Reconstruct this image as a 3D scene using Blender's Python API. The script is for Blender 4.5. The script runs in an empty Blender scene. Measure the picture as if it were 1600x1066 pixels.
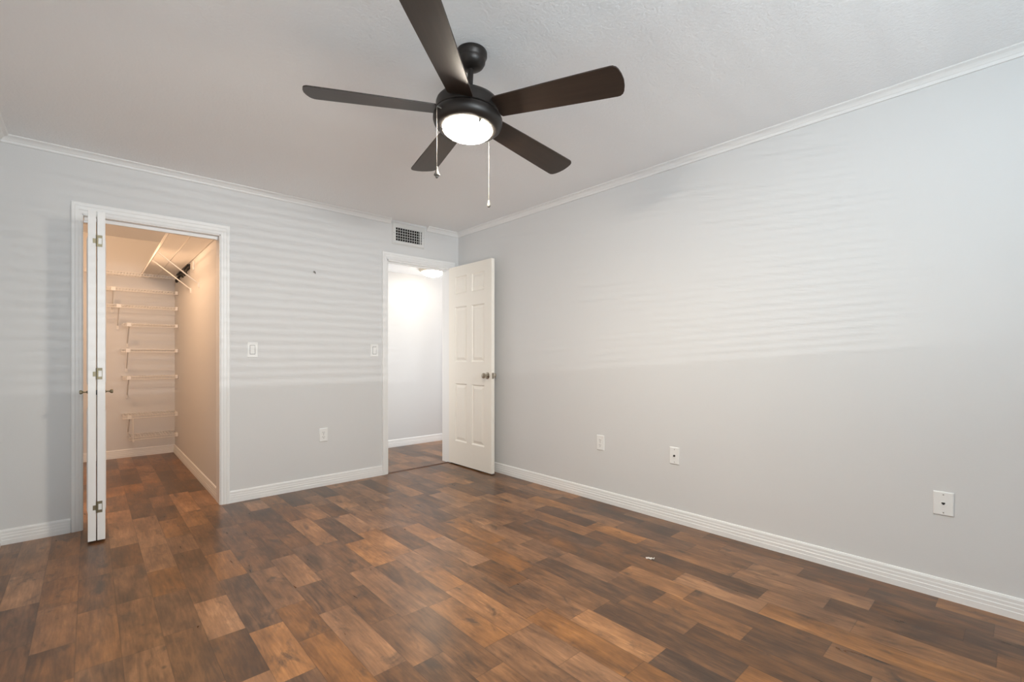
import bpy, bmesh, math, random
from math import sin, cos, pi, radians
from mathutils import Vector, Matrix

random.seed(7)
S = bpy.context.scene
COL = S.collection

# ------------------------------------------------------------------ camera
H = 1.11                      # lens height
cam = bpy.data.cameras.new('camera')
cam_o = bpy.data.objects.new('camera', cam)
COL.objects.link(cam_o)
cam_o.location = (0, 0, H)
cam_o.rotation_euler = (radians(90), 0, radians(-42.25))
cam.sensor_width = 36
cam.lens = 36 * 727.5 / 1600
cam.shift_y = 24.3 / 1600
cam.clip_start = 0.02
S.camera = cam_o

# ------------------------------------------------------------------ world, view
w = bpy.data.worlds.new('world')
S.world = w
w.use_nodes = True
w.node_tree.nodes['Background'].inputs[0].default_value = (0.75, 0.86, 1.0, 1)
w.node_tree.nodes['Background'].inputs[1].default_value = 1.0
S.view_settings.view_transform = 'Standard'
S.view_settings.look = 'None'
S.view_settings.gamma = 1
S.view_settings.use_curve_mapping = False
S.view_settings.exposure = 0.08
S.cycles.max_bounces = 12
S.cycles.diffuse_bounces = 8
S.cycles.use_denoising = True
S.cycles.sample_clamp_indirect = 3.0


def area(name, loc, rot, sx, sy, power, color, spread=180):
    d = bpy.data.lights.new(name, 'AREA')
    d.shape = 'RECTANGLE'
    d.size, d.size_y = sx, sy
    d.energy = power
    d.color = color
    d.spread = radians(spread)
    o = bpy.data.objects.new(name, d)
    COL.objects.link(o)
    o.location = loc
    o.rotation_euler = rot
    return o


def point(name, loc, power, color, r):
    d = bpy.data.lights.new(name, 'POINT')
    d.energy, d.color, d.shadow_soft_size = power, color, r
    o = bpy.data.objects.new(name, d)
    COL.objects.link(o)
    o.location = loc
    return o


# added fill panel inside the window behind the camera, tilted up to brighten the ceiling
area('ceiling_fill_panel', (0.75, -1.25, 1.60), (radians(146), 0, 0), 1.9, 0.8, 50, (0.76, 0.92, 1.0))
# bright sky and a glint of sun seen through the open blind slats
area('daylight_sky', (-0.2, -4.2, 1.75), (radians(90), 0, 0), 2.4, 0.8, 160, (0.92, 0.97, 1.0))
area('daylight_glint', (-0.2, -4.2, 1.50), (radians(90), 0, 0), 0.9, 0.018, 74, (1.0, 1.0, 1.0))
# daylight reaching the hall from the rooms beyond either end
area('daylight_hall', (4.75, 4.69, 1.2), (radians(90), 0, radians(90)), 0.9, 1.8, 18, (0.93, 0.96, 1.0))
area('daylight_hall_far', (1.76, 4.69, 1.2), (radians(90), 0, radians(-90)), 0.9, 1.8, 7, (1.0, 0.97, 0.92))
# warm bulb inside the closet, above the header
point('closet_bulb', (0.0, 4.95, 2.32), 40, (1.0, 0.62, 0.36), 0.05)


# ------------------------------------------------------------------ materials
def new_mat(name):
    m = bpy.data.materials.new(name)
    m.use_nodes = True
    return m, m.node_tree.nodes, m.node_tree.links, m.node_tree.nodes['Principled BSDF']


def plain(name, col, rough=0.5, metal=0.0, bump=None, spec=0.5, emit=None):
    m, n, l, b = new_mat(name)
    b.inputs['Base Color'].default_value = (*col, 1)
    b.inputs['Roughness'].default_value = rough
    b.inputs['Metallic'].default_value = metal
    b.inputs['Specular IOR Level'].default_value = spec
    tc = n.new('ShaderNodeTexCoord')
    if bump:
        scale, strength, dist = bump
        t = n.new('ShaderNodeTexNoise')
        t.inputs['Scale'].default_value = scale
        t.inputs['Detail'].default_value = 3
        l.new(tc.outputs['Object'], t.inputs['Vector'])
        bp = n.new('ShaderNodeBump')
        bp.inputs['Strength'].default_value = strength
        bp.inputs['Distance'].default_value = dist
        l.new(t.outputs['Fac'], bp.inputs['Height'])
        l.new(bp.outputs['Normal'], b.inputs['Normal'])
    if emit:
        b.inputs['Emission Color'].default_value = (*emit[0], 1)
        b.inputs['Emission Strength'].default_value = emit[1]
    return m


M = {}
M['wall'] = plain('wall_paint', (0.69, 0.69, 0.69), 0.62, bump=(140, 0.12, 0.002), spec=0.3)
M['ceiling'] = plain('ceiling_paint', (0.91, 0.925, 0.94), 0.9, bump=(95, 0.38, 0.005), spec=0.1)
M['trim'] = plain('trim_paint', (0.83, 0.83, 0.825), 0.38)
M['door'] = plain('door_paint', (0.88, 0.84, 0.77), 0.42)
M['white_wire'] = plain('white_vinyl_coating', (0.78, 0.76, 0.73), 0.4)
M['plastic'] = plain('white_plastic', (0.84, 0.84, 0.83), 0.35)
M['slot'] = plain('dark_slot', (0.015, 0.014, 0.013), 0.6)
M['screw'] = plain('screw_head', (0.35, 0.34, 0.32), 0.4, 0.7)
M['nickel'] = plain('satin_nickel', (0.42, 0.37, 0.30), 0.28, 1.0)
M['steel'] = plain('brushed_steel', (0.62, 0.62, 0.62), 0.3, 1.0)
M['brass'] = plain('antique_brass', (0.27, 0.235, 0.16), 0.5, 1.0)
M['chain'] = plain('chain_metal', (0.16, 0.15, 0.135), 0.55, 0.4)
M['vent_paint'] = plain('vent_paint', (0.70, 0.70, 0.69), 0.45)
M['bronze'] = plain('oil_rubbed_bronze', (0.020, 0.016, 0.014), 0.40, 0.35)
M['black_plastic'] = plain('black_plastic', (0.012, 0.010, 0.009), 0.45)
M['fixture_ring'] = plain('fixture_ring', (0.62, 0.56, 0.47), 0.5)
M['paper'] = plain('white_paper', (0.85, 0.82, 0.78), 0.8)
M['threshold'] = plain('threshold_wood', (0.10, 0.045, 0.025), 0.45)
M['cavity_shade'] = plain('painted_duct_shade', (0.012, 0.011, 0.010), 0.9)  # near-black colour standing in for the shade inside the duct
M['lamp_glass'] = plain('lit_fan_glass', (0.9, 0.88, 0.84), 0.3, emit=((1.0, 0.90, 0.76), 340.0))
M['hall_glass'] = plain('lit_hall_glass', (0.9, 0.88, 0.84), 0.3, emit=((1.0, 0.86, 0.68), 24.0))


def blade_material():
    m, n, l, b = new_mat('dark_walnut_blade')
    tc = n.new('ShaderNodeTexCoord')
    mp = n.new('ShaderNodeMapping')
    mp.inputs['Scale'].default_value = (3, 60, 60)
    t = n.new('ShaderNodeTexNoise')
    t.inputs['Scale'].default_value = 1.5
    t.inputs['Detail'].default_value = 4
    r = n.new('ShaderNodeValToRGB')
    r.color_ramp.elements[0].color = (0.016, 0.010, 0.007, 1)
    r.color_ramp.elements[1].color = (0.040, 0.026, 0.019, 1)
    l.new(tc.outputs['Object'], mp.inputs['Vector'])
    l.new(mp.outputs['Vector'], t.inputs['Vector'])
    l.new(t.outputs['Fac'], r.inputs['Fac'])
    l.new(r.outputs['Color'], b.inputs['Base Color'])
    b.inputs['Roughness'].default_value = 0.42
    return m


M['blade'] = blade_material()


def floor_material():
    m, n, l, b = new_mat('plank_floor')

    def math_(op, a=None, c=None, d=None):
        k = n.new('ShaderNodeMath')
        k.operation = op
        for i, v in enumerate((a, c, d)):
            if v is None:
                continue
            if isinstance(v, (int, float)):
                k.inputs[i].default_value = v
            else:
                l.new(v, k.inputs[i])
        return k.outputs[0]

    def white(x, y, off):
        c = n.new('ShaderNodeCombineXYZ')
        l.new(x, c.inputs[0])
        if y is not None:
            l.new(y, c.inputs[1])
        c.inputs[2].default_value = off
        wn = n.new('ShaderNodeTexWhiteNoise')
        wn.noise_dimensions = '3D'
        l.new(c.outputs[0], wn.inputs['Vector'])
        return wn.outputs['Value']

    tc = n.new('ShaderNodeTexCoord')
    sp = n.new('ShaderNodeSeparateXYZ')
    l.new(tc.outputs['Object'], sp.inputs[0])
    X, Y = sp.outputs[0], sp.outputs[1]
    W = 0.128
    xr = math_('DIVIDE', math_('ADD', X, 5.03), W)
    row = math_('FLOOR', xr)
    fx = math_('FRACT', xr)
    ln = math_('ADD', 0.62, math_('MULTIPLY', white(row, None, 3.3), 0.55))      # plank length of the row
    yr = math_('DIVIDE', math_('ADD', math_('ADD', Y, 20.0), math_('MULTIPLY', white(row, None, 7.7), 3.0)), ln)
    # every plank is cut once more at its own random place
    base = math_('FLOOR', yr)
    fy0 = math_('FRACT', yr)
    cut = math_('ADD', 0.35, math_('MULTIPLY', white(row, base, 1.1), 0.3))
    second = math_('GREATER_THAN', fy0, cut)
    cell = math_('ADD', math_('MULTIPLY', base, 2.0), second)
    v1 = white(row, cell, 0.5)
    v2 = white(row, cell, 9.1)
    v3 = white(row, cell, 4.2)
    # seams
    dx = math_('MULTIPLY', math_('MINIMUM', fx, math_('SUBTRACT', 1.0, fx)), W)
    d0 = math_('MINIMUM', math_('MINIMUM', fy0, math_('SUBTRACT', 1.0, fy0)), math_('ABSOLUTE', math_('SUBTRACT', fy0, cut)))
    dy = math_('MULTIPLY', d0, ln)
    seam = math_('MINIMUM', dx, dy)
    seam_f = n.new('ShaderNodeMapRange')
    seam_f.inputs['From Min'].default_value = 0.0004
    seam_f.inputs['From Max'].default_value = 0.0022
    seam_f.inputs['To Min'].default_value = 0.62
    seam_f.inputs['To Max'].default_value = 1.0
    l.new(seam, seam_f.inputs['Value'])
    # grain: noise stretched along the plank, shifted per plank
    gv = n.new('ShaderNodeCombineXYZ')
    l.new(math_('ADD', math_('MULTIPLY', X, 19.0), math_('MULTIPLY', v2, 90.0)), gv.inputs[0])
    l.new(math_('ADD', math_('MULTIPLY', Y, 2.8), math_('MULTIPLY', v3, 70.0)), gv.inputs[1])
    l.new(math_('MULTIPLY', v1, 40.0), gv.inputs[2])
    g = n.new('ShaderNodeTexNoise')
    g.inputs['Scale'].default_value = 1.0
    g.inputs['Detail'].default_value = 7
    g.inputs['Roughness'].default_value = 0.62
    g.inputs['Distortion'].default_value = 1.8
    l.new(gv.outputs[0], g.inputs['Vector'])
    gf = n.new('ShaderNodeTexNoise')
    gfv = n.new('ShaderNodeVectorMath')
    gfv.operation = 'MULTIPLY'
    gfv.inputs[1].default_value = (7.0, 4.0, 1.0)
    l.new(gv.outputs[0], gfv.inputs[0])
    l.new(gfv.outputs[0], gf.inputs['Vector'])
    gf.inputs['Scale'].default_value = 1.0
    gf.inputs['Detail'].default_value = 3
    # smoky stain patches printed on the planks
    sv = n.new('ShaderNodeCombineXYZ')
    l.new(math_('ADD', math_('MULTIPLY', X, 9.0), math_('MULTIPLY', v3, 50.0)), sv.inputs[0])
    l.new(math_('ADD', math_('MULTIPLY', Y, 3.4), math_('MULTIPLY', v2, 50.0)), sv.inputs[1])
    st = n.new('ShaderNodeTexNoise')
    st.inputs['Scale'].default_value = 1.0
    st.inputs['Detail'].default_value = 5
    st.inputs['Roughness'].default_value = 0.6
    l.new(sv.outputs[0], st.inputs['Vector'])
    tone = math_('ADD', math_('ADD', math_('MULTIPLY', g.outputs['Fac'], 0.62), -0.03), math_('MULTIPLY', v1, 0.42))
    tone = math_('ADD', tone, math_('MULTIPLY', math_('SUBTRACT', gf.outputs['Fac'], 0.5), 0.30))
    tone = math_('ADD', tone, math_('MULTIPLY', math_('SUBTRACT', st.outputs['Fac'], 0.5), 0.8))
    r = n.new('ShaderNodeValToRGB')
    e = r.color_ramp.elements
    e[0].position, e[0].color = 0.08, (0.036, 0.019, 0.011, 1)
    e[1].position, e[1].color = 0.92, (0.46, 0.225, 0.092, 1)
    for p_, c_ in ((0.30, (0.085, 0.041, 0.019, 1)), (0.50, (0.165, 0.076, 0.031, 1)), (0.70, (0.275, 0.128, 0.051, 1))):
        k = e.new(p_)
        k.color = c_
    l.new(tone, r.inputs['Fac'])
    hs = n.new('ShaderNodeHueSaturation')
    l.new(r.outputs['Color'], hs.inputs['Color'])
    l.new(math_('ADD', 0.92, math_('MULTIPLY', v2, 0.16)), hs.inputs['Saturation'])
    mx = n.new('ShaderNodeMix')
    mx.data_type = 'RGBA'
    mx.blend_type = 'MULTIPLY'
    mx.inputs[0].default_value = 1.0
    # grey-brown smoky smudges and small dark knots
    sm = n.new('ShaderNodeTexNoise')
    sm.inputs['Scale'].default_value = 1.0
    sm.inputs['Detail'].default_value = 6
    sm.inputs['Roughness'].default_value = 0.65
    sm.inputs['Distortion'].default_value = 0.6
    smv = n.new('ShaderNodeCombineXYZ')
    l.new(math_('ADD', math_('MULTIPLY', X, 10.0), math_('MULTIPLY', v1, 30.0)), smv.inputs[0])
    l.new(math_('ADD', math_('MULTIPLY', Y, 4.5), math_('MULTIPLY', v3, 30.0)), smv.inputs[1])
    l.new(smv.outputs[0], sm.inputs['Vector'])
    smr = n.new('ShaderNodeMapRange')
    smr.interpolation_type = 'SMOOTHSTEP'
    smr.inputs['From Min'].default_value = 0.53
    smr.inputs['From Max'].default_value = 0.72
    smr.inputs['To Max'].default_value = 0.85
    l.new(sm.outputs['Fac'], smr.inputs['Value'])
    vo = n.new('ShaderNodeTexVoronoi')
    vo.inputs['Scale'].default_value = 4.5
    vov = n.new('ShaderNodeCombineXYZ')
    l.new(math_('MULTIPLY', X, 1.5), vov.inputs[0])
    l.new(Y, vov.inputs[1])
    l.new(vov.outputs[0], vo.inputs['Vector'])
    vr = n.new('ShaderNodeMapRange')
    vr.inputs['From Min'].default_value = 0.02
    vr.inputs['From Max'].default_value = 0.07
    vr.inputs['To Min'].default_value = 0.7
    vr.inputs['To Max'].default_value = 0.0
    l.new(vo.outputs['Distance'], vr.inputs['Value'])
    smudge = n.new('ShaderNodeMix')
    smudge.data_type = 'RGBA'
    l.new(math_('MAXIMUM', smr.outputs['Result'], vr.outputs['Result']), smudge.inputs[0])
    l.new(hs.outputs['Color'], smudge.inputs[6])
    smudge.inputs[7].default_value = (0.046, 0.030, 0.021, 1)
    l.new(smudge.outputs[2], mx.inputs[6])
    l.new(seam_f.outputs['Result'], mx.inputs[7])
    l.new(mx.outputs[2], b.inputs['Base Color'])
    rr = n.new('ShaderNodeMapRange')
    rr.inputs['To Min'].default_value = 0.25
    rr.inputs['To Max'].default_value = 0.33
    b.inputs['IOR'].default_value = 1.5
    l.new(g.outputs['Fac'], rr.inputs['Value'])
    l.new(rr.outputs['Result'], b.inputs['Roughness'])
    bp = n.new('ShaderNodeBump')
    bp.inputs['Strength'].default_value = 0.02
    bp.inputs['Distance'].default_value = 0.002
    l.new(g.outputs['Fac'], bp.inputs['Height'])
    l.new(bp.outputs['Normal'], b.inputs['Normal'])
    return m


M['floor'] = floor_material()


# ------------------------------------------------------------------ helpers
def link(name, bm, mat, parent=None, smooth=False, matrix=None):
    if matrix is not None:
        bmesh.ops.transform(bm, matrix=matrix, verts=bm.verts)
    bmesh.ops.recalc_face_normals(bm, faces=bm.faces)
    me = bpy.data.meshes.new(name)
    bm.to_mesh(me)
    bm.free()
    me.materials.append(M[mat])
    if smooth:
        for f in me.polygons:
            f.use_smooth = True
        me.set_sharp_from_angle(angle=radians(38))
    o = bpy.data.objects.new(name, me)
    COL.objects.link(o)
    if parent is not None:
        o.parent = parent
    return o


def thing(name, label, cat, loc=(0, 0, 0), rotz=0, group=None):
    o = bpy.data.objects.new(name, None)
    COL.objects.link(o)
    o.empty_display_size = 0.05
    o.location = loc
    o.rotation_euler = (0, 0, rotz)
    return tag(o, label, cat, group)


def tag(o, label, cat=None, group=None, kind=None):
    o['label'] = label
    if cat:
        o['category'] = cat
    if group:
        o['group'] = group
    if kind:
        o['kind'] = kind
    return o


def structure(o, label, cat):
    return tag(o, label, cat, kind='structure')


def box(bm, x0, x1, y0, y1, z0, z1, bev=0.0, seg=2):
    t = bmesh.new()
    v = [t.verts.new((x, y, z)) for z in (z0, z1) for y in (y0, y1) for x in (x0, x1)]
    for f in ((0, 1, 3, 2), (4, 6, 7, 5), (0, 4, 5, 1), (2, 3, 7, 6), (0, 2, 6, 4), (1, 5, 7, 3)):
        t.faces.new([v[i] for i in f])
    bmesh.ops.recalc_face_normals(t, faces=t.faces)
    if bev:
        bmesh.ops.bevel(t, geom=list(t.edges), offset=bev, segments=seg, profile=0.6, affect='EDGES')
    merge(bm, t)


def merge(bm, t):
    me = bpy.data.meshes.new('tmp')
    t.to_mesh(me)
    t.free()
    bm.from_mesh(me)
    bpy.data.meshes.remove(me)


def lathe(bm, prof, seg=40, axis=None):
    """prof: (radius, height) pairs revolved about local Z, or about the given matrix' Z."""
    t = bmesh.new()
    rings = []
    for r, z in prof:
        if r < 1e-6:
            rings.append([t.verts.new((0, 0, z))])
        else:
            rings.append([t.verts.new((r * cos(2 * pi * i / seg), r * sin(2 * pi * i / seg), z)) for i in range(seg)])
    for a, c in zip(rings, rings[1:]):
        for i in range(seg):
            j = (i + 1) % seg
            if len(a) == 1 and len(c) == 1:
                continue
            if len(a) == 1:
                t.faces.new((a[0], c[i], c[j]))
            elif len(c) == 1:
                t.faces.new((a[i], c[0], a[j]))
            else:
                t.faces.new((a[i], c[i], c[j], a[j]))
    if axis is not None:
        bmesh.ops.transform(t, matrix=axis, verts=t.verts)
    merge(bm, t)


def tube(bm, pts, r, seg=8, cap=True):
    pts = [Vector(p) for p in pts]
    t = bmesh.new()
    rings = []
    prev = None
    for i, p in enumerate(pts):
        d = (pts[min(i + 1, len(pts) - 1)] - pts[max(i - 1, 0)]).normalized()
        if prev is None:
            up = Vector((0, 0, 1)) if abs(d.z) < 0.9 else Vector((1, 0, 0))
            a = d.cross(up).normalized()
        else:
            a = (prev - d * prev.dot(d)).normalized()
        prev = a
        c = d.cross(a)
        rings.append([t.verts.new(p + r * (cos(2 * pi * k / seg) * a + sin(2 * pi * k / seg) * c)) for k in range(seg)])
    for A, B in zip(rings, rings[1:]):
        for k in range(seg):
            t.faces.new((A[k], A[(k + 1) % seg], B[(k + 1) % seg], B[k]))
    if cap:
        t.faces.new(rings[0][::-1])
        t.faces.new(rings[-1])
    merge(bm, t)


def extrude_profile(bm, prof, place0, place1):
    """closed profile of (out, up); place0/place1 map (out, up) to a 3D point at either end."""
    t = bmesh.new()
    A = [t.verts.new(place0(*p)) for p in prof]
    B = [t.verts.new(place1(*p)) for p in prof]
    k = len(prof)
    for i in range(k):
        j = (i + 1) % k
        t.faces.new((A[i], A[j], B[j], B[i]))
    t.faces.new(A[::-1])
    t.faces.new(B)
    merge(bm, t)


def frustum_z(bm, x0, x1, z0, z1, y0, y1, ins):
    """plate in the XZ plane from y0 (full size) to y1 (inset on every side)."""
    t = bmesh.new()
    a = [t.verts.new(p) for p in ((x0, y0, z0), (x1, y0, z0), (x1, y0, z1), (x0, y0, z1))]
    c = [t.verts.new(p) for p in ((x0 + ins, y1, z0 + ins), (x1 - ins, y1, z0 + ins), (x1 - ins, y1, z1 - ins), (x0 + ins, y1, z1 - ins))]
    t.faces.new(a)
    t.faces.new(c[::-1])
    for i in range(4):
        j = (i + 1) % 4
        t.faces.new((a[i], c[i], c[j], a[j]))
    merge(bm, t)


AX_Y = Matrix.Rotation(radians(90), 4, 'X')      # local Z -> -Y


# ------------------------------------------------------------------ room dimensions
XL, XR, YB, YF, ZC = -0.396, 2.907, 4.05, -1.35, 2.415
TW = 0.12
CX0, CX1, CZ = -0.034, 0.728, 2.022              # closet opening
DX0, DX1, DZ = 2.083, 2.800, 2.030               # hall door opening
CB = 6.65                                        # closet back wall
CXR = 0.738                                      # closet right wall
CXL = -1.15
HB = 5.205                                       # hall far wall
HZ = 2.147                                       # hall ceiling
HX0, HX1 = 1.70, 4.85

# ------------------------------------------------------------------ the setting
bm = bmesh.new()
box(bm, -1.4, 5.0, -1.6, 6.9, -0.10, 0.0)
structure(link('floor', bm, 'floor'), 'dark brown wood plank floor running through room, closet and hall', 'floor')

bm = bmesh.new()
box(bm, XL - TW, XR + TW, YF - TW, YB, ZC, ZC + 0.1)
box(bm, CXL - TW, CXR + 0.1, YB, CB + TW, ZC, ZC + 0.1)
structure(link('ceiling', bm, 'ceiling'), 'off-white textured ceiling over the room', 'ceiling')

bm = bmesh.new()
box(bm, HX0 - TW, HX1 + TW, YB + TW, HB + TW, HZ, HZ + 0.12)
structure(link('ceiling_hall', bm, 'ceiling'), 'lower off-white ceiling of the hall beyond the open door', 'ceiling')

bm = bmesh.new()
y0, y1 = YB, YB + TW
box(bm, CXL - TW, CX0, y0, y1, 0, ZC)
box(bm, CX1, DX0, y0, y1, 0, ZC)
box(bm, DX1, XR + TW, y0, y1, 0, ZC)
box(bm, CX0, CX1, y0, y1, CZ, ZC)
box(bm, DX0, DX1, y0, y1, DZ, ZC)
box(bm, XR + TW, HX1 + TW, y0, y1, 0, ZC)
bmesh.ops.remove_doubles(bm, verts=bm.verts, dist=1e-5)
structure(link('wall_back', bm, 'wall'), 'light grey wall with closet opening and hall doorway', 'wall')

bm = bmesh.new()
box(bm, XR, XR + TW, YF - TW, YB, 0, ZC)
structure(link('wall_right', bm, 'wall'), 'long light grey wall on the right with three plates low down', 'wall')
bm = bmesh.new()
box(bm, XL - TW, XL, YF - TW, YB, 0, ZC)
structure(link('wall_left', bm, 'wall'), 'light grey wall at the far left edge', 'wall')
WX0, WX1, WZ0, WZ1 = -0.25, 1.75, 1.25, 2.12
bm = bmesh.new()
y0, y1 = YF - TW, YF
box(bm, XL, WX0, y0, y1, 0, ZC)
box(bm, WX1, XR, y0, y1, 0, ZC)
box(bm, WX0, WX1, y0, y1, 0, WZ0)
box(bm, WX0, WX1, y0, y1, WZ1, ZC)
structure(link('wall_front', bm, 'wall'), 'light grey window wall behind the viewer', 'wall')

bm = bmesh.new()
for a in ((WX0, WX0 + 0.04, WZ0, WZ1), (WX1 - 0.04, WX1, WZ0, WZ1), (WX0, WX1, WZ0, WZ0 + 0.04), (WX0, WX1, WZ1 - 0.04, WZ1)):
    box(bm, a[0], a[1], YF - 0.10, YF - 0.05, a[2], a[3])
win = structure(link('window_1', bm, 'trim'), 'white framed window with open mini blinds behind the viewer', 'window')
bm = bmesh.new()
z = WZ0 + 0.06
while z < WZ1 - 0.05:
    t = bmesh.new()
    box(t, WX0 + 0.045, WX1 - 0.045, -0.0125, 0.0125, -0.0006, 0.0006)
    bmesh.ops.transform(t, matrix=Matrix.Translation((0, YF - 0.025, z)) @ Matrix.Rotation(radians(16), 4, 'X'), verts=t.verts)
    merge(bm, t)
    z += 0.0235
link('blind_slats', bm, 'plastic', win)

# closet shell
bm = bmesh.new()
box(bm, CXL - TW, CXR + 0.10, CB, CB + TW, 0, ZC)
structure(link('wall_closet_back', bm, 'wall'), 'closet end wall carrying the wire shelves', 'wall')
bm = bmesh.new()
box(bm, CXR, CXR + 0.10, YB + TW, CB, 0, ZC)
structure(link('wall_closet_right', bm, 'wall'), 'closet side wall on the right, warmly lit', 'wall')
bm = bmesh.new()
box(bm, CXL - TW, CXL, YB + TW, CB, 0, ZC)
structure(link('wall_closet_left', bm, 'wall'), 'closet side wall on the left, hidden by the folding door', 'wall')
# hall shell
bm = bmesh.new()
box(bm, HX0 - TW, HX1 + TW, HB, HB + TW, 0, HZ)
structure(link('wall_hall_back', bm, 'wall'), 'bright wall of the hall facing the open door', 'wall')
bm = bmesh.new()
box(bm, HX0 - TW, HX0, YB + TW, HB, 0, HZ)
structure(link('wall_hall_left', bm, 'wall'), 'left end wall of the hall', 'wall')
bm = bmesh.new()
box(bm, HX1, HX1 + TW, YB + TW, HB, 0, HZ)
structure(link('wall_hall_right', bm, 'wall'), 'right end wall of the hall', 'wall')

# baseboards
BASE = [(0, 0), (0.014, 0), (0.014, 0.028), (0.0125, 0.030), (0.0125, 0.046), (0.0105, 0.049), (0.0105, 0.062),
        (0.0090, 0.066), (0.0090, 0.080), (0.006, 0.088), (0.0, 0.090)]


def base_x(name, x0, x1, y, s, label):          # runs along X, faces -Y (s=-1) or +Y
    bm = bmesh.new()
    extrude_profile(bm, BASE, lambda o, u: (x0, y + s * o, u), lambda o, u: (x1, y + s * o, u))
    return structure(link(name, bm, 'trim'), label, 'baseboard')


def base_y(name, y0, y1, x, s, label):
    bm = bmesh.new()
    extrude_profile(bm, BASE, lambda o, u: (x + s * o, y0, u), lambda o, u: (x + s * o, y1, u))
    return structure(link(name, bm, 'trim'), label, 'baseboard')


base_x('baseboard_back_left', XL, -0.0865, YB, -1, 'short white baseboard left of the closet opening')
base_x('baseboard_back', 0.787, 2.031, YB, -1, 'white baseboard between closet opening and hall doorway')
base_y('baseboard_right', YF, YB, XR, -1, 'long white baseboard along the right wall')
base_y('baseboard_left', YF, YB, XL, 1, 'white baseboard along the left wall')
base_x('baseboard_closet_back', CXL, CXR, CB, -1, 'warmly lit baseboard at the end of the closet')
base_y('baseboard_closet_right', YB + TW + 0.01, CB, CXR, -1, 'warmly lit baseboard along the closet side wall')
base_x('baseboard_hall', HX0, 3.50, HB, -1, 'white baseboard at the foot of the hall wall')

# crown moulding: (out from wall, below ceiling)
CROWN = [(0, 0), (0.045, 0), (0.045, 0.004), (0.041, 0.007), (0.036, 0.009), (0.028, 0.013), (0.021, 0.020), (0.016, 0.027),
         (0.013, 0.029), (0.011, 0.036), (0.008, 0.042), (0, 0.042)]


def crown_x(name, x0, x1, label, m0=0.0, m1=0.0):
    bm = bmesh.new()
    extrude_profile(bm, CROWN, lambda o, u: (x0 + m0 * o, YB - o, ZC - u), lambda o, u: (x1 + m1 * o, YB - o, ZC - u))
    return structure(link(name, bm, 'trim'), label, 'crown moulding')


def crown_y(name, x, s, label):
    bm = bmesh.new()
    extrude_profile(bm, CROWN, lambda o, u: (x + s * o, YF, ZC - u), lambda o, u: (x + s * o, YB - o, ZC - u))
    return structure(link(name, bm, 'trim'), label, 'crown moulding')


crown_x('trim_1', XL, 2.118, 'white crown moulding from the left corner to the air vent', m0=1.0)
crown_x('trim_2', 2.515, XR, 'short white crown moulding between air vent and corner', m1=-1.0)
crown_y('trim_3', XR, -1, 'long white crown moulding along the right wall')
crown_y('trim_4', XL, 1, 'white crown moulding along the left wall')

# door casings: profile across the width (0 inner .. 1 outer) against thickness
CAS = [(0.0, 0.0), (0.0, 0.009), (0.10, 0.011), (0.30, 0.011), (0.36, 0.013), (0.62, 0.014), (0.70, 0.017), (0.93, 0.017), (1.0, 0.014), (1.0, 0.0)]


def casing(name, x0, x1, zt, wl, wr, wh, label, y=YB, s=-1):
    t = bmesh.new()
    nodes = [(x0, 0.0, -wl, 0), (x0, zt, -wl, wh), (x1, zt, wr, wh), (x1, 0.0, wr, 0)]
    rings = [[t.verts.new((nx + ox * a, y + s * d, nz + oz * a)) for a, d in CAS] for nx, nz, ox, oz in nodes]
    k = len(CAS)
    for A, B in zip(rings, rings[1:]):
        for i in range(k):
            j = (i + 1) % k
            t.faces.new((A[i], A[j], B[j], B[i]))
    t.faces.new(rings[0])
    t.faces.new(rings[-1][::-1])
    return structure(link(name, t, 'trim'), label, 'door casing')


casing('trim_5', CX0 + 0.003, CX1, CZ, 0.053, 0.059, 0.072, 'white casing around the closet opening')
casing('trim_6', DX0, DX1, DZ, 0.052, 0.055, 0.068, 'white casing around the hall doorway')

# jamb linings
bm = bmesh.new()
jt = 0.012
box(bm, CX0, CX0 + jt * 0.5, YB - 0.001, YB + TW + 0.004, 0, CZ)
box(bm, CX1 - jt * 0.5, CX1, YB - 0.001, YB + TW + 0.004, 0, CZ)
box(bm, CX0, CX1, YB - 0.001, YB + TW + 0.004, CZ - jt * 0.5, CZ)
tr = structure(link('trim_7', bm, 'trim'), 'white jamb lining inside the closet opening', 'door jamb')
bm = bmesh.new()
box(bm, CX0 + 0.01, CX1 - 0.008, YB + 0.045, YB + 0.075, CZ - 0.030, CZ - 0.007, 0.002)
link('bifold_track', bm, 'trim', tr)
bm = bmesh.new()
box(bm, CX0 + 0.007, CX0 + 0.030, YB + 0.035, YB + 0.085, CZ - 0.046, CZ - 0.031, 0.002)
link('pivot_bracket', bm, 'steel', tr)
bm = bmesh.new()
box(bm, DX0, DX0 + jt, YB - 0.001, YB + TW + 0.004, 0, DZ)
box(bm, DX1 - jt, DX1, YB - 0.001, YB + TW + 0.004, 0, DZ)
box(bm, DX0, DX1, YB - 0.001, YB + TW + 0.004, DZ - jt, DZ)
box(bm, DX0 + jt, DX0 + jt + 0.010, YB + 0.045, YB + 0.08, 0, DZ - jt)
box(bm, DX0 + jt, DX1 - jt, YB + 0.045, YB + 0.08, DZ - jt - 0.010, DZ - jt)
tr = structure(link('trim_8', bm, 'trim'), 'white jamb lining with stop in the hall doorway', 'door jamb')
bm = bmesh.new()
box(bm, DX0 + jt, DX0 + jt + 0.002, YB + 0.004, YB + 0.034, 0.905, 0.965)
link('strike_plate', bm, 'nickel', tr)
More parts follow.
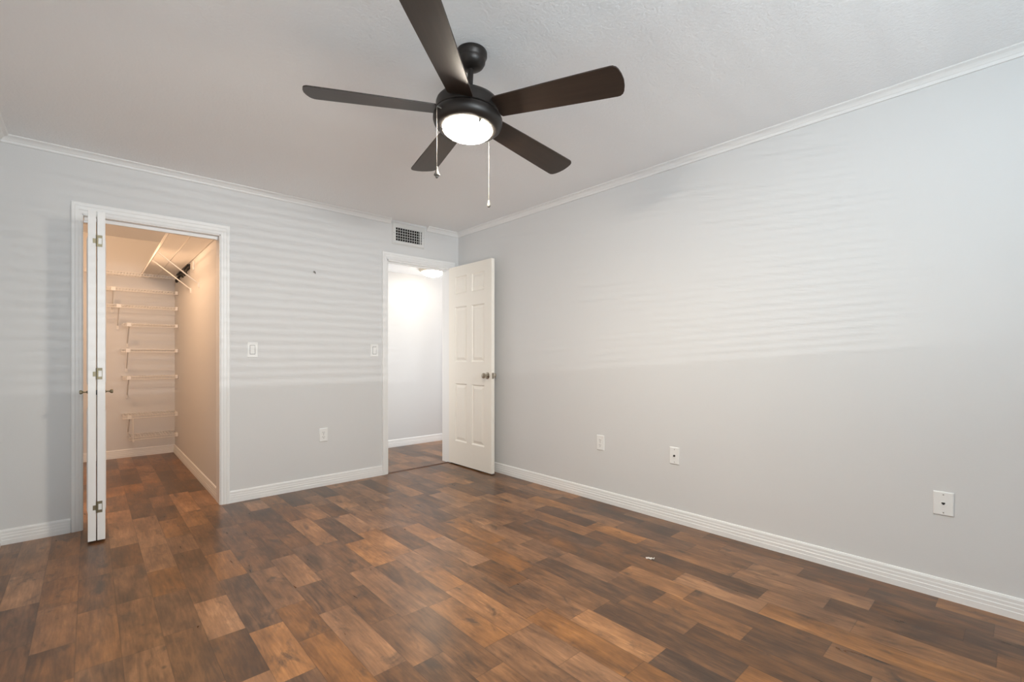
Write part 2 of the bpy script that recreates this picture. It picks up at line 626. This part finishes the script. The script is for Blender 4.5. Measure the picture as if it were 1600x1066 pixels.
# casing of a further doorway at the right of the hall wall
bm = bmesh.new()
box(bm, 3.51, 3.575, HB - 0.018, HB, 0, 2.05, 0.003)
structure(link('trim_9', bm, 'trim'), 'white door casing at the right of the hall wall', 'door casing')
bm = bmesh.new()
extrude_profile(bm, [(0, 0), (0.036, 0), (0.028, 0.006), (0.008, 0.006)], lambda o, u: (DX0 + jt, YB - 0.004 + o, u), lambda o, u: (DX1 - jt, YB - 0.004 + o, u))
structure(link('trim_10', bm, 'threshold'), 'brown threshold strip under the hall doorway', 'threshold')


# ------------------------------------------------------------------ six-panel door
def panel_door():
    Wd, Hd, T = 0.698, 2.018, 0.036
    xs = [0.0, 0.108, 0.308, 0.390, 0.590, Wd]
    zs = [0.0, 0.235, 0.825, 1.045, 1.605, 1.735, 1.915, Hd]
    t = bmesh.new()
    for side in (0, 1):
        yy = 0.0 if side == 0 else T
        sg = 1 if side == 0 else -1

        def V(x, z, d):
            return t.verts.new((x, yy + sg * d, z))
        for i in range(5):
            for j in range(7):
                a, b_, c, d = xs[i], xs[i + 1], zs[j], zs[j + 1]
                if i in (1, 3) and j in (1, 3, 5):
                    loops = []
                    for ins, dep in ((0, 0), (0.004, 0.003), (0.011, 0.0115), (0.018, 0.0115), (0.042, 0.0025), (0.043, 0.002)):
                        loops.append([V(a + ins, c + ins, dep), V(b_ - ins, c + ins, dep), V(b_ - ins, d - ins, dep), V(a + ins, d - ins, dep)])
                    for A, B in zip(loops, loops[1:]):
                        for k in range(4):
                            q = (k + 1) % 4
                            t.faces.new((A[k], A[q], B[q], B[k]))
                    t.faces.new(loops[-1])
                else:
                    t.faces.new((V(a, c, 0), V(b_, c, 0), V(b_, d, 0), V(a, d, 0)))
    for (x0, x1, z0, z1) in ((0, 0, 0, Hd), (Wd, Wd, 0, Hd)):
        t.faces.new([t.verts.new(p) for p in ((x0, 0, z0), (x0, T, z0), (x0, T, z1), (x0, 0, z1))])
    for z_ in (0, Hd):
        t.faces.new([t.verts.new(p) for p in ((0, 0, z_), (Wd, 0, z_), (Wd, T, z_), (0, T, z_))])
    bmesh.ops.remove_doubles(t, verts=t.verts, dist=1e-5)
    root = thing('door_1', 'open white six-panel door swung into the room at the hall doorway', 'door', (2.783, 4.044, 0.012), radians(-90.2))
    root['kind'] = 'structure'
    link('door_panel', t, 'door', root)
    # local x runs from hinge to free edge, local -y is the visible face after the swing
    kx, kz = Wd - 0.060, 0.918
    for s, nm in ((-1, 'knob'), (1, 'knob')):
        b2 = bmesh.new()
        y_face = 0.0 if s == -1 else T
        ax = Matrix.Translation((kx, y_face, kz)) @ Matrix.Rotation(radians(90 if s == -1 else -90), 4, 'X')
        lathe(b2, [(0, 0), (0.032, 0), (0.032, 0.003), (0.028, 0.007), (0.014, 0.010), (0.011, 0.014), (0.011, 0.026), (0.016, 0.030),
                   (0.024, 0.036), (0.0265, 0.044), (0.025, 0.052), (0.018, 0.058), (0, 0.060)], 32, ax)
        k = link(nm, b2, 'nickel', root, True)
    b2 = bmesh.new()
    box(b2, Wd, Wd + 0.0015, T / 2 - 0.0125, T / 2 + 0.0125, kz - 0.028, kz + 0.028, 0.0005, 1)
    box(b2, Wd + 0.001, Wd + 0.010, T / 2 - 0.006, T / 2 + 0.006, kz - 0.008, kz + 0.008, 0.001, 1)
    link('latch', b2, 'nickel', root)
    for hz in (0.20, 1.01, 1.80):
        b2 = bmesh.new()
        tube(b2, [(-0.004, T + 0.002, hz - 0.045), (-0.004, T + 0.002, hz + 0.045)], 0.005, 10)
        box(b2, -0.0015, 0.0, 0.004, T, hz - 0.044, hz + 0.044)
        link('hinge', b2, 'nickel', root)
    return root


panel_door()


# ------------------------------------------------------------------ bifold closet door
def bifold():
    root = thing('door_2', 'white bifold closet door folded open at the left of the closet opening', 'door', (0.0, 3.715, 0.014))
    root['kind'] = 'structure'
    for x0, x1 in ((-0.006, 0.0305), (0.0355, 0.0725)):
        b2 = bmesh.new()
        box(b2, x0, x1, 0, 0.375, 0, 1.963, 0.0015, 1)
        outer, d = (x0, -1) if x0 < 0 else (x1, 1)
        leaf = link('leaf', b2, 'door' if False else 'trim', root)
        # raised panels on the outer face
        b2 = bmesh.new()
        for z0, z1 in ((0.15, 0.78), (0.92, 1.82)):
            tt = bmesh.new()
            frustum_z(tt, 0.06, 0.315, z0, z1, 0, 0.005, 0.02)
            bmesh.ops.transform(tt, matrix=Matrix.Translation((outer, 0, 0)) @ Matrix(((0, d, 0, 0), (1, 0, 0, 0), (0, 0, 1, 0), (0, 0, 0, 1))), verts=tt.verts)
            merge(b2, tt)
        link('raised_panel', b2, 'trim', leaf)
        b2 = bmesh.new()
        ax = Matrix.Translation((outer, 0.045, 0.884)) @ Matrix.Rotation(radians(90 * d), 4, 'Y')
        lathe(b2, [(0, 0), (0.009, 0), (0.008, 0.003), (0.0045, 0.006), (0.0045, 0.020), (0.010, 0.024), (0.0125, 0.030), (0.011, 0.036), (0, 0.038)], 24, ax)
        link('knob', b2, 'brass', leaf, True)
    for hz in (1.786, 0.994, 0.199):
        b2 = bmesh.new()
        # open C-shaped plate on the right leaf, small tab on the left one, barrel between
        box(b2, 0.031, 0.041, -0.003, 0, hz - 0.034, hz + 0.034, 0.0006, 1)
        box(b2, 0.041, 0.059, -0.002, 0, hz + 0.018, hz + 0.034)
        box(b2, 0.041, 0.059, -0.002, 0, hz - 0.034, hz - 0.018)
        box(b2, 0.0565, 0.059, -0.002, 0, hz - 0.018, hz + 0.018)
        box(b2, 0.016, 0.031, -0.002, 0, hz - 0.016, hz + 0.012, 0.0006, 1)
        tube(b2, [(0.033, -0.003, hz - 0.034), (0.033, -0.003, hz + 0.034)], 0.0028, 8)
        h_ = link('hinge', b2, 'brass', root)
    b2 = bmesh.new()
    box(b2, 0.0306, 0.0354, 0.0, 0.012, 0.868, 0.896)
    link('snap_catch', b2, 'slot', root)
    return root


bifold()


# ------------------------------------------------------------------ ceiling fan
def ceiling_fan():
    cx, cy = 1.2144, 1.5941
    root = thing('ceiling_fan', 'dark bronze five-blade ceiling fan with lit frosted glass bowl', 'ceiling fan', (cx, cy, ZC))
    nrm = Vector((0.0607, -0.0095, 1.0)).normalized()
    L = 0.2733
    e1 = Vector((0, 1, 0)).cross(nrm).normalized()
    e2 = nrm.cross(e1)
    R3 = Matrix((e1, e2, nrm)).transposed().to_4x4()
    hub = Matrix.Translation(-L * nrm) @ R3       # origin on the blade plane, in the root's frame
    b = bmesh.new()
    lathe(b, [(0, 0), (0.064, 0), (0.066, -0.004), (0.066, -0.020), (0.060, -0.030), (0.059, -0.036), (0.058, -0.046), (0.050, -0.060), (0.036, -0.071), (0.020, -0.076), (0, -0.077)], 48)
    can = link('canopy', b, 'bronze', root, True)
    b = bmesh.new()
    tube(b, [(0.066 * cos(0.9), 0.066 * sin(0.9), -0.012), (0.072 * cos(0.9), 0.072 * sin(0.9), -0.012)], 0.004, 10)
    link('screw', b, 'bronze', can)
    b = bmesh.new()
    lathe(b, [(0.0125, 0.075), (0.0125, 0.215)], 24, hub)
    link('downrod', b, 'bronze', root, True)
    b = bmesh.new()
    lathe(b, [(0, 0.098), (0.024, 0.097), (0.026, 0.090), (0.028, 0.084), (0.070, 0.080), (0.098, 0.074), (0.102, 0.070), (0.108, 0.066), (0.126, 0.056), (0.136, 0.044),
              (0.139, 0.034), (0.139, 0.000), (0.136, -0.003), (0, -0.003)], 64, hub)
    mot = link('motor_housing', b, 'bronze', root, True)
    for a in (0.3, 2.4, 4.5):
        b = bmesh.new()
        tube(b, [hub @ Vector((0.129 * cos(a), 0.129 * sin(a), 0.024)), hub @ Vector((0.133 * cos(a), 0.133 * sin(a), 0.024))], 0.004, 8)
        link('screw', b, 'bronze', mot)
    b = bmesh.new()
    lathe(b, [(0, -0.005), (0.126, -0.005), (0.142, -0.010), (0.1475, -0.020), (0.1475, -0.034), (0.142, -0.050), (0.130, -0.061), (0.114, -0.066), (0.106, -0.066), (0.106, -0.055), (0, -0.055)], 64, hub)
    sw = link('light_kit_ring', b, 'bronze', root, True)
    b = bmesh.new()
    lathe(b, [(0.1055, -0.058), (0.1055, -0.066), (0.101, -0.075), (0.088, -0.085), (0.067, -0.093), (0.038, -0.098), (0, -0.100)], 64, hub)
    link('glass_bowl', b, 'lamp_glass', root, True)
    for k in range(3):
        a = radians(-98 + 120 * k)
        b = bmesh.new()
        tube(b, [hub @ Vector((0.110 * cos(a), 0.110 * sin(a), -0.060)), hub @ Vector((0.101 * cos(a), 0.101 * sin(a), -0.074))], 0.006, 10)
        link('thumb_screw', b, 'bronze', sw, True)
    # five blades
    phase, pitch = radians(291.69), -0.2081
    for k in range(5):
        a = phase + k * 2 * pi / 5
        fr = hub @ Matrix.Translation((0, 0, 0.009)) @ Matrix.Rotation(a, 4, 'Z') @ Matrix.Rotation(radians(1.0), 4, 'Y') @ Matrix.Rotation(pitch, 4, 'X')
        prof = []
        r0, r1, w0, w1 = 0.136, 0.663, 0.108, 0.140
        ntip = 14
        rc = 0.030
        up = [(r0, w0 / 2 - 0.006), (r0 + 0.006, w0 / 2), (0.35, 0.062), (0.55, 0.0685)]
        # blunt rounded tip
        tip = [(r1 - 0.036, 0.0703), (r1 - 0.026, 0.0690), (r1 - 0.016, 0.062), (r1 - 0.009, 0.050), (r1 - 0.003, 0.028), (r1, 0.0)]
        half = up + tip
        outline = half + [(x, -y) for x, y in reversed(half[:-1])]
        t = bmesh.new()
        th = 0.0028
        top = [t.verts.new((x, y, th)) for x, y in outline]
        bot = [t.verts.new((x, y, -th)) for x, y in outline]
        t.faces.new(top)
        t.faces.new(bot[::-1])
        n_ = len(outline)
        for i in range(n_):
            j = (i + 1) % n_
            t.faces.new((top[i], bot[i], bot[j], top[j]))
        # blade keeps its own frame so that the grain follows it
        bo = link('blade', t, 'blade', root)
        bo.matrix_local = fr
        b = bmesh.new()
        box(b, 0.128, 0.240, -0.030, 0.030, 0.0030, 0.0080, 0.002, 1)
        link('blade_iron', b, 'bronze', bo)
    # pull chains: beaded cord and pendant
    for (px, pz0, pz1, fancy) in (((1.0295, 1.5805), 2.112, 1.868, True), ((1.334, 1.624), 2.076, 1.812, False)):
        x, y = px[0] - cx, px[1] - cy
        b = bmesh.new()
        tube(b, [(x, y, pz0 - ZC), (x, y, pz1 - ZC)], 0.0008, 6)
        zz = pz0
        while zz > pz1:
            lathe(b, [(0, 0.0013), (0.0013, 0), (0, -0.0013)], 6, Matrix.Translation((x, y, zz - ZC)))
            zz -= 0.006
        if fancy:
            q = hub @ Vector((0, 0, -0.03))
            d = Vector((x, y, pz0 - ZC)) - q
            d = Vector((d.x, d.y, 0))
            inner = Vector((q.x, q.y, pz0 - ZC)) + d.normalized() * 0.140
            tube(b, [inner, (x, y, pz0 - ZC)], 0.0028, 8)
        ch = link('pull_chain', b, 'chain', root)
        b = bmesh.new()
        T_ = Matrix.Translation((x, y, pz1 - ZC))
        if fancy:
            lathe(b, [(0, 0.002), (0.003, 0), (0.0035, -0.010), (0.006, -0.016), (0.007, -0.022), (0.012, -0.030), (0.012, -0.033), (0.006, -0.037), (0.0055, -0.042), (0, -0.046)], 20, T_)
        else:
            lathe(b, [(0, 0.003), (0.004, 0), (0.0055, -0.008), (0.007, -0.020), (0.007, -0.025), (0.004, -0.029), (0, -0.030)], 20, T_)
        link('pendant', b, 'chain', ch, True)
    return root


ceiling_fan()

# ------------------------------------------------------------------ hall ceiling light
hl = thing('ceiling_light', 'lit white flush dome light on the hall ceiling', 'ceiling light', (3.032, 4.745, HZ))
b = bmesh.new()
lathe(b, [(0, 0), (0.165, 0), (0.165, -0.010), (0.155, -0.022), (0.135, -0.030), (0.128, -0.030), (0.126, -0.022), (0, -0.022)], 48)
link('mounting_ring', b, 'fixture_ring', hl, True)
b = bmesh.new()
lathe(b, [(0.127, -0.024), (0.124, -0.038), (0.108, -0.058), (0.080, -0.076), (0.042, -0.087), (0, -0.090)], 48)
link('glass_dome', b, 'hall_glass', hl, True)


# ------------------------------------------------------------------ air vent
def air_vent():
    x0, x1, z0, z1 = 2.134, 2.486, 2.186, 2.398
    gx0, gx1, gz0, gz1 = 2.170, 2.456, 2.219, 2.351
    root = thing('air_vent', 'white louvred air vent high on the wall above the hall doorway', 'air vent', ((x0 + x1) / 2, YB, z0))
    ox, oz = (x0 + x1) / 2, z0
    hw = (x1 - x0) / 2
    t = bmesh.new()
    # sloped frame: outer loop on the wall, inner loop raised, opening left free
    loops = []
    for (a0, a1, c0, c1, d) in ((x0, x1, z0, z1, 0.0), (x0, x1, z0, z1, 0.004), (x0 + 0.012, x1 - 0.012, z0 + 0.012, z1 - 0.012, 0.014), (gx0, gx1, gz0, gz1, 0.012), (gx0, gx1, gz0, gz1, 0.001)):
        loops.append([t.verts.new(p) for p in ((a0 - ox, -d, c0 - oz), (a1 - ox, -d, c0 - oz), (a1 - ox, -d, c1 - oz), (a0 - ox, -d, c1 - oz))])
    for A, B in zip(loops, loops[1:]):
        for k in range(4):
            q = (k + 1) % 4
            t.faces.new((A[k], A[q], B[q], B[k]))
    fr = link('vent_frame', t, 'vent_paint', root)
    b = bmesh.new()
    box(b, gx0 - ox, gx1 - ox, -0.0015, 0, gz0 - oz, gz1 - oz)
    link('duct_shade_plate', b, 'cavity_shade', root)  # flat dark plate on the wall, duct shade painted as colour
    n = 5
    for i in range(n + 1):
        zc = gz0 + (gz1 - gz0) * i / n - oz
        b = bmesh.new()
        tt = bmesh.new()
        box(tt, gx0 - ox, gx1 - ox, -0.0055, 0.0055, -0.0013, 0.0013)
        bmesh.ops.transform(tt, matrix=Matrix.Translation((0, -0.0085, min(max(zc, gz0 - oz + 0.002), gz1 - oz - 0.002))) @ Matrix.Rotation(radians(28), 4, 'X'), verts=tt.verts)
        merge(b, tt)
        link('louvre', b, 'vent_paint', root)
    b = bmesh.new()
    for i in range(1, 11):
        xc = gx0 + (gx1 - gx0) * i / 11.2 - ox
        box(b, xc - 0.0014, xc + 0.0014, -0.0045, -0.0015, gz0 - oz, gz1 - oz)
    link('rear_vanes', b, 'trim', root)
    b = bmesh.new()
    box(b, gx1 - 0.020 - ox, gx1 - 0.013 - ox, -0.014, -0.0015, gz0 - oz, gz1 - oz)
    link('damper_bar', b, 'trim', root)
    for sx in (x0 + 0.014, x1 - 0.014):
        b = bmesh.new()
        lathe(b, [(0, 0.0165), (0.003, 0.0155), (0.0035, 0.010)], 12, Matrix.Translation((sx - ox, 0, 0.105)) @ AX_Y)
        link('screw', b, 'screw', fr)
    return root


air_vent()


# ------------------------------------------------------------------ switches, outlets and jack plates
def plate_bm(wd, ht):
    b = bmesh.new()
    frustum_z(b, -wd / 2, wd / 2, -ht / 2, ht / 2, 0, -0.0035, 0.0)
    frustum_z(b, -wd / 2, wd / 2, -ht / 2, ht / 2, -0.0035, -0.0062, 0.0035)
    return b


def screws(root, zs, mat='screw', r=0.0032):
    for z_ in zs:
        b = bmesh.new()
        lathe(b, [(0, 0.0076), (r * 0.8, 0.0072), (r, 0.0058)], 14, Matrix.Translation((0, 0, z_)) @ AX_Y)
        link('screw', b, mat, root)


ON_RIGHT = radians(-90)      # a plate built facing -Y turned to face -X


def rocker_switch(loc, label):
    root = thing('light_switch', label, 'light switch', loc, 0, 'rocker light switches')
    link('cover_plate', plate_bm(0.074, 0.118), 'plastic', root)
    b = bmesh.new()
    box(b, -0.0185, 0.0185, -0.0066, -0.0060, -0.0355, 0.0355)
    link('rocker_gap', b, 'slot', root)
    t = bmesh.new()
    prof = [(0.0, -0.033), (-0.0075, -0.033), (-0.0066, 0.0), (-0.0115, 0.033), (0.0, 0.033)]
    A = [t.verts.new((-0.0165, y_, z_)) for y_, z_ in prof]
    B = [t.verts.new((0.0165, y_, z_)) for y_, z_ in prof]
    for i in range(5):
        j = (i + 1) % 5
        t.faces.new((A[i], A[j], B[j], B[i]))
    t.faces.new(A)
    t.faces.new(B[::-1])
    link('rocker', t, 'plastic', root)
    screws(root, (0.049, -0.049), 'plastic')
    return root


rocker_switch((0.943, YB, 1.163), 'white rocker light switch on the wall right of the closet opening')
rocker_switch((1.955, YB, 1.166), 'white rocker light switch beside the hall doorway casing')


def outlet(loc, rz, label):
    root = thing('power_outlet', label, 'outlet', loc, rz, 'duplex power outlets')
    link('cover_plate', plate_bm(0.070, 0.114), 'plastic', root)
    for zc in (0.0195, -0.0195):
        t = bmesh.new()
        pts = []
        for i in range(24):
            a = 2 * pi * i / 24
            pts.append((0.0172 * cos(a), max(-0.0140, min(0.0140, 0.0172 * sin(a)))))
        A = [t.verts.new((x, -0.0060, zc + z_)) for x, z_ in pts]
        B = [t.verts.new((x, -0.0080, zc + z_)) for x, z_ in pts]
        for i in range(24):
            j = (i + 1) % 24
            t.faces.new((A[i], A[j], B[j], B[i]))
        t.faces.new(B)
        rc = link('receptacle', t, 'plastic', root)
        b = bmesh.new()
        for sx, h_ in ((-0.0063, 0.0045), (0.0063, 0.0037)):
            box(b, sx - 0.0012, sx + 0.0012, -0.0084, -0.0078, zc + 0.003 - h_, zc + 0.003 + h_)
        lathe(b, [(0, 0.0084), (0.0027, 0.0084), (0.0027, 0.0078)], 14, Matrix.Translation((0, 0, zc - 0.0082)) @ AX_Y)
        link('slots', b, 'slot', rc)
    screws(root, (0,))
    return root


outlet((1.490, YB, 0.438), 0, 'white duplex outlet low on the wall between closet and hall doorway')
outlet((XR, 2.187, 0.449), ON_RIGHT, 'white duplex outlet low on the long right wall, nearest the open door')

cj = thing('coaxial_plate', 'white cable jack plate with one dark round port on the right wall', 'wall plate', (XR, 1.577, 0.445), ON_RIGHT)
link('cover_plate', plate_bm(0.070, 0.114), 'plastic', cj)
b = bmesh.new()
lathe(b, [(0, 0.0075), (0.0075, 0.0075), (0.0075, 0.006)], 6, AX_Y)
lathe(b, [(0.0048, 0.006), (0.0048, 0.015), (0.0030, 0.015), (0.0030, 0.010), (0, 0.010)], 20, AX_Y)
link('coaxial_port', b, 'slot', cj)
screws(cj, (0.042, -0.042))

pj = thing('phone_jack_plate', 'wide white phone jack plate, nearest of the plates on the right wall', 'wall plate', (XR, 0.2505, 0.4345), ON_RIGHT)
link('cover_plate', plate_bm(0.070, 0.108), 'plastic', pj)
b = bmesh.new()
lathe(b, [(0, 0.0078), (0.0125, 0.0078), (0.0135, 0.006)], 24, Matrix.Translation((0, 0, -0.002)) @ AX_Y)
jr = link('jack_collar', b, 'plastic', pj)
b = bmesh.new()
box(b, -0.0062, 0.0062, -0.0084, -0.0076, -0.001, 0.0055)
box(b, -0.0034, 0.0034, -0.0084, -0.0076, -0.0045, -0.001)
link('jack_socket', b, 'slot', jr)
screws(pj, (0.041, -0.041))

# small dark screw hook left in the wall
wh = thing('wall_hook', 'tiny dark screw hook in the grey wall left of the air vent', 'hook', (1.413, YB, 1.822))
b = bmesh.new()
lathe(b, [(0, 0.0035), (0.008, 0.003), (0.009, 0.0)], 16, Matrix.Translation((0, 0, 0.006)) @ AX_Y)
link('anchor', b, 'screw', wh, True)
b = bmesh.new()
tube(b, [(0, 0, 0.006), (0, -0.012, 0.006), (0.002, -0.018, 0.0), (0.004, -0.016, -0.007), (0.005, -0.009, -0.009)], 0.0025, 8)
link('hook', b, 'slot', wh, True)

# crumpled scrap of paper on the floor
t = bmesh.new()
rnd = random.Random(3)
nx, ny = 7, 4
gv = [[t.verts.new(((i / (nx - 1) - 0.5) * 0.044 + rnd.uniform(-.002, .002), (j / (ny - 1) - 0.5) * 0.018 + rnd.uniform(-.003, .003), 0.0012 + rnd.uniform(0, 0.007))) for j in range(ny)] for i in range(nx)]
for i in range(nx - 1):
    for j in range(ny - 1):
        t.faces.new((gv[i][j], gv[i + 1][j], gv[i + 1][j + 1], gv[i][j + 1]))
ret = bmesh.ops.solidify(t, geom=list(t.faces), thickness=0.0006)
sc = link('paper_scrap', t, 'paper')
sc.location = (2.275, 1.378, 0.0006)
sc.rotation_euler = (0, 0, radians(-50))
tag(sc, 'tiny white crumpled scrap lying on the plank floor near the right wall', 'litter')


# ------------------------------------------------------------------ closet shelving
def wire_bar(bm, p, q, r=0.0016, seg=5):
    tube(bm, [p, q], r, seg, False)


def back_shelf(x0, x1, z, label, brace=None, clip=True, pole=False, depth=0.295):
    """ventilated wire shelf on the closet end wall: wires run front to back and turn down over a front lip"""
    yb, yf = CB - 0.004, CB - depth
    root = thing('wire_shelf', label, 'shelf', (x0, yb, z), 0, 'wire shelves on the closet end wall')
    X = x1 - x0
    D = yf - yb
    b = bmesh.new()
    nw = max(2, int(round(X / 0.0254)))
    for i in range(nw + 1):
        x = X * i / nw
        tube(b, [(x, 0, 0), (x, D, 0), (x, D - 0.001, -0.030)], 0.0016, 5, False)
    for (yy, zz, rr) in ((0, -0.003, 0.0028), (D * 0.5, -0.004, 0.0028)):
        wire_bar(b, (0, yy, zz), (X, yy, zz), rr, 6)
    link('wire_deck', b, 'white_wire', root)
    b = bmesh.new()
    for zz in (-0.003, -0.030):
        tube(b, [(0, D - 0.003, zz), (X, D - 0.003, zz)], 0.0034, 6)
    link('front_lip', b, 'white_wire', root)
    if clip:
        b = bmesh.new()
        box(b, X - 0.026, X, D - 0.010, D + 0.045, -0.034, 0.006, 0.003, 1)
        link('end_bracket', b, 'white_wire', root)
    if brace is not None:
        bx = brace - x0
        b = bmesh.new()
        box(b, bx - 0.020, bx + 0.020, D - 0.011, D + 0.004, -0.036, 0.005, 0.003, 1)
        link('brace_clip', b, 'white_wire', root)
        b = bmesh.new()
        tube(b, [(bx, D - 0.002, -0.03), (bx, -0.006, -0.205), (bx, -0.003, -0.235)], 0.0055, 8)
        box(b, bx - 0.010, bx + 0.010, -0.006, 0.0, -0.250, -0.200, 0.001, 1)
        link('brace', b, 'white_wire', root)
    return root


SX1 = CXR - 0.003
back_shelf(CXL + 0.005, SX1, 2.000, 'full-width wire shelf across the closet end wall, topmost of its column', clip=False)
back_shelf(0.115, SX1, 1.830, 'long wire shelf on the closet end wall, second from the top', brace=0.185)
back_shelf(0.120, SX1, 1.655, 'long wire shelf on the closet end wall, third from the top', brace=0.230)
back_shelf(0.262, SX1, 1.462, 'short wire shelf on the closet end wall, fourth from the top', brace=0.312)
back_shelf(0.250, SX1, 1.188, 'short wire shelf halfway up the closet end wall, fifth from the top', brace=0.305)
back_shelf(0.262, SX1, 0.898, 'short wire shelf just above the widest gap between closet shelves, sixth from the top', brace=0.310)
low = back_shelf(0.262, SX1, 0.483, 'short wire shelf below the wide gap, second from the bottom', brace=0.316)
b = bmesh.new()
tube(b, [(0.345 - 0.262, -0.296, -0.030), (0.345 - 0.262, -0.296, -0.262)], 0.0055, 8)
box(b, 0.075, 0.091, -0.304, -0.288, -0.280, -0.256, 0.002, 1)
link('support_pole', b, 'white_wire', low)
back_shelf(0.312, SX1, 0.253, 'lowest wire shelf of the closet end wall, just above the baseboard')

# long hanging shelf on the closet's right wall
SY0, SY1, SZ = YB + TW + 0.02, CB - 0.30, 2.045
rs = thing('wire_shelf', 'long wire shelf seen from below along the closet side wall', 'shelf', (CXR - 0.004, SY0, SZ))
Ly, Dx = SY1 - SY0 + 0.29, -0.300
b = bmesh.new()
nw = int(Ly / 0.0127)
for i in range(nw + 1):
    y = Ly * i / nw
    wire_bar(b, (0, y, 0), (Dx, y, 0), 0.0022)
for xx, rr in ((0, 0.003), (Dx * 0.5, 0.0035)):
    wire_bar(b, (xx, 0, -0.004), (xx, Ly, -0.004), rr, 6)
link('wire_deck', b, 'white_wire', rs)
b = bmesh.new()
nl = int(Ly / 0.0254)
for i in range(nl + 1):
    y = Ly * i / nl
    wire_bar(b, (Dx, y, 0), (Dx, y, -0.032))
for zz in (-0.002, -0.032):
    tube(b, [(Dx, 0, zz), (Dx, Ly, zz)], 0.0036, 6)
link('front_lip', b, 'white_wire', rs)
for yy in (5.02, 5.47):
    b = bmesh.new()
    tube(b, [(Dx + 0.002, yy - SY0, -0.034), (-0.006, yy - SY0, -0.275), (-0.002, yy - SY0, -0.300)], 0.0055, 8)
    box(b, -0.006, 0.004, yy - SY0 - 0.009, yy - SY0 + 0.009, -0.315, -0.268, 0.001, 1)
    link('brace', b, 'white_wire', rs)
b = bmesh.new()
box(b, -0.010, 0.004, 5.28 - SY0, 5.30 - SY0, -0.115, -0.035, 0.002, 1)
link('wall_clip', b, 'white_wire', rs)


def hook_rack(y0, y1, label):
    root = thing('hook_rack', label, 'hook rack', (CXR, y0, 1.975), 0, 'black hook racks on the closet side wall')
    Ln = y1 - y0
    b = bmesh.new()
    box(b, -0.010, 0, 0, Ln, 0.0, 0.050, 0.003, 1)
    box(b, -0.026, -0.008, 0.01, Ln - 0.01, 0.034, 0.046, 0.003, 1)
    link('rail', b, 'black_plastic', root)
    for i in range(3):
        yy = Ln * (i + 0.5) / 3
        b = bmesh.new()
        tube(b, [(-0.008, yy, 0.012), (-0.022, yy, -0.006), (-0.030, yy, -0.030), (-0.026, yy, -0.046), (-0.016, yy, -0.040)], 0.009, 8)
        link('hook', b, 'black_plastic', root, True)
    return root


hook_rack(5.53, 5.90, 'black hook rack under the closet side shelf, the nearer of two')
hook_rack(6.05, 6.33, 'black hook rack under the closet side shelf, the one in the far corner')
